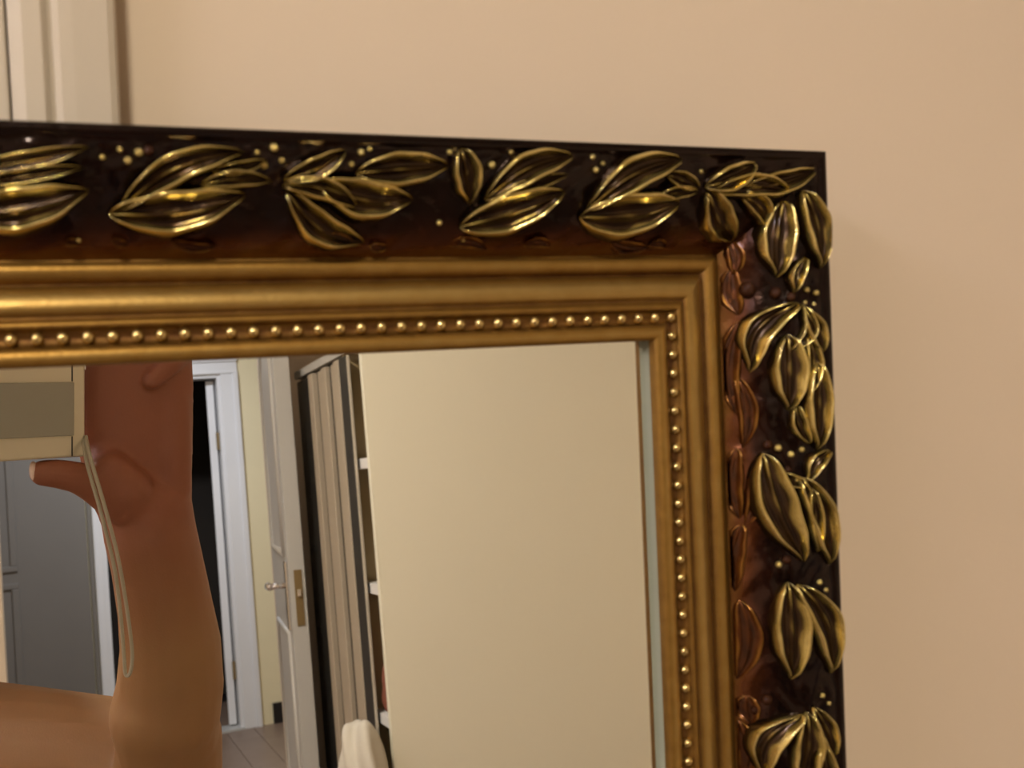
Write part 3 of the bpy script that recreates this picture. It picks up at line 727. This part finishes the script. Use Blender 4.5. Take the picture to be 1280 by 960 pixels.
# head, neck, left arm
head = neck + Vector((0.135, 0.05, 0.185))
capsule(bm, neck, 0.052, head + Vector((0, 0, -0.05)), 0.050)
ball(bm, head, 0.1, 0.76, 0.92, 1.05, 28, 18)
ball(bm, head + Vector((0, 0.035, -0.055)), 0.055, 0.9, 0.9, 0.95)
ball(bm, head + Vector((0, 0.098, -0.018)), 0.014, 0.8, 1.2, 1.6)
for sx in (-1, 1): ball(bm, head + Vector((0.078 * sx, -0.005, -0.01)), 0.03, 0.3, 0.6, 1)
ball(bm, head + Vector((0, 0.086, -0.055)), 0.02, 1.1, 0.5, 0.35)
capsule(bm, neck + Vector((0, 0, -0.03)), 0.06, sh, 0.058); capsule(bm, neck + Vector((0, 0, -0.03)), 0.06, lsh, 0.058)
lel = lsh + Vector((-0.03, 0.02, -0.27)); lwr = lel + Vector((0.06, 0.17, -0.14))
capsule(bm, lsh, 0.05, lel, 0.04); capsule(bm, lel, 0.04, lwr, 0.026)
lh = lwr + Vector((0.03, 0.09, -0.03)); capsule(bm, lwr, 0.026, lh, 0.036, 0.45, Vector((0, 0, 1)))
for i in range(4):
    a = lh + Vector((-0.027 + 0.018 * i, 0.015, 0)); b = a + Vector((0.004 * i, 0.045, -0.008)); c = b + Vector((0, 0.028, -0.02)); capsule(bm, a, 0.009, b, 0.0085); capsule(bm, b, 0.0085, c, 0.0075)
capsule(bm, lwr + Vector((0.02, 0.02, 0)), 0.012, lwr + Vector((0.07, 0.06, -0.01)), 0.009)
person = empty('person', (neck.x, neck.y, 0)); tag(person, 'bare-armed person raising a small camera, forearm and palm reflected in the mirror', 'person')
bodyo = remesh('body', bm, 0.0022, M['skin'], person, 4)
bodyo.matrix_parent_inverse = person.matrix_world.inverted(); person_inv = Matrix.Translation((-neck.x, -neck.y, 0))
bodyo.matrix_parent_inverse = person_inv
# nail
tipn = SN(42, 589, .371)
bm = bmesh.new(); ball(bm, tipn, 0.0062, 0.42, 0.85, 1.0)
nl = from_bm('thumb_nail', bm, M['nail'], person, True); nl.matrix_parent_inverse = person_inv
# clothes, hair (all outside the picture)
bm = bmesh.new()
capsule(bm, neck + Vector((0, 0, -0.07)), 0.075, neck + Vector((0, -0.02, -0.30)), 0.14, 0.72, Vector((0, 1, 0)))
capsule(bm, neck + Vector((0, -0.02, -0.30)), 0.14, neck + Vector((0, -0.04, -0.52)), 0.15, 0.75, Vector((0, 1, 0)))
capsule(bm, neck + Vector((0.06, 0, -0.06)), 0.06, lsh + Vector((0.25, 0, -0.03)), 0.062)
capsule(bm, neck + Vector((-0.08, 0, -0.06)), 0.06, lsh + Vector((0.02, 0, -0.02)), 0.062)
o = remesh('shirt', bm, 0.006, M['shirt'], person, 5); o.matrix_parent_inverse = person_inv
hipz = 0.46; hip = Vector((neck.x, neck.y - 0.05, hipz + 0.10))
bm = bmesh.new()
capsule(bm, hip + Vector((-0.07, 0, 0)), 0.11, hip + Vector((0.07, 0, 0)), 0.11)
for sx in (-1, 1):
    k0 = hip + Vector((0.10 * sx, 0.0, -0.02)); k1 = Vector((neck.x + 0.13 * sx, neck.y + 0.22, 0.22 if sx < 0 else 0.10)); k1.z = 0.11
    k2 = Vector((k1.x, k1.y - 0.40, 0.07))
    capsule(bm, k0, 0.09, k1, 0.06); capsule(bm, k1, 0.058, k2, 0.04)
o = remesh('trousers', bm, 0.008, M['jeans'], person, 5); o.matrix_parent_inverse = person_inv
bm = bmesh.new()
ball(bm, head + Vector((0, -0.028, 0.022)), 0.105, 0.84, 0.92, 1.02, 28, 18); capsule(bm, head + Vector((0, -0.06, -0.02)), 0.06, head + Vector((0, -0.075, -0.17)), 0.035, 0.7, Vector((0, 1, 0)))
o = remesh('hair', bm, 0.005, M['hair'], person, 4); o.matrix_parent_inverse = person_inv

# ------------------------------------------------------------------ lamps
def ceiling_lamp(name, L, label):
    x, y, z = L['pos']; e = empty(name, (x, y, ZC)); tag(e, label, 'lamp')
    bm = bmesh.new(); cyl(bm, (0, 0, -0.02), (0, 0, 0), L['r'] * 1.08, 40); from_bm('base', bm, M['white'], e)
    bm = bmesh.new(); bmesh.ops.create_uvsphere(bm, u_segments=32, v_segments=16, radius=L['r'], matrix=Matrix.Translation((0, 0, -0.018)) @ Matrix.Diagonal((1, 1, 0.36, 1)))
    for v in [v for v in bm.verts if v.co.z > -0.019]: v.co.z = -0.019
    sh = from_bm('lamp_shade', bm, mat(name + '_glow', (0.8, 0.8, 0.8), 0.4, emis=L['color'], estr=L['power'] * 0.16), e, True)
    ld = bpy.data.lights.new(name + '_light', 'AREA'); ld.shape = 'DISK'; ld.size = L['r'] * 1.8; ld.energy = L['power']; ld.color = L['color']
    lo = bpy.data.objects.new(name + '_light', ld); COL.objects.link(lo); lo.parent = e; lo.location = (0, 0, -0.085)
ceiling_lamp('ceiling_lamp', ROOM_LAMP, 'round warm white ceiling lamp in the room')
ceiling_lamp('ceiling_lamp', HALL_LAMP, 'round cool white ceiling lamp in the hall')
x, y, z = TUBE_LAMP['pos']
tl = empty('tube_lamp', (XL_ + 0.02, y, z)); tag(tl, 'cool white fluorescent tube fixed high on the left wall', 'lamp')
boxo('batten', 0, 0.04, -0.62, 0.62, -0.025, 0.025, M['white'], tl)
bm = bmesh.new(); cyl(bm, (0.065, -0.58, 0), (0.065, 0.58, 0), 0.013, 16)
from_bm('tube', bm, mat('tube_glow', (0.8, 0.8, 0.8), 0.4, emis=TUBE_LAMP['color'], estr=TUBE_LAMP['power'] * 24), tl)
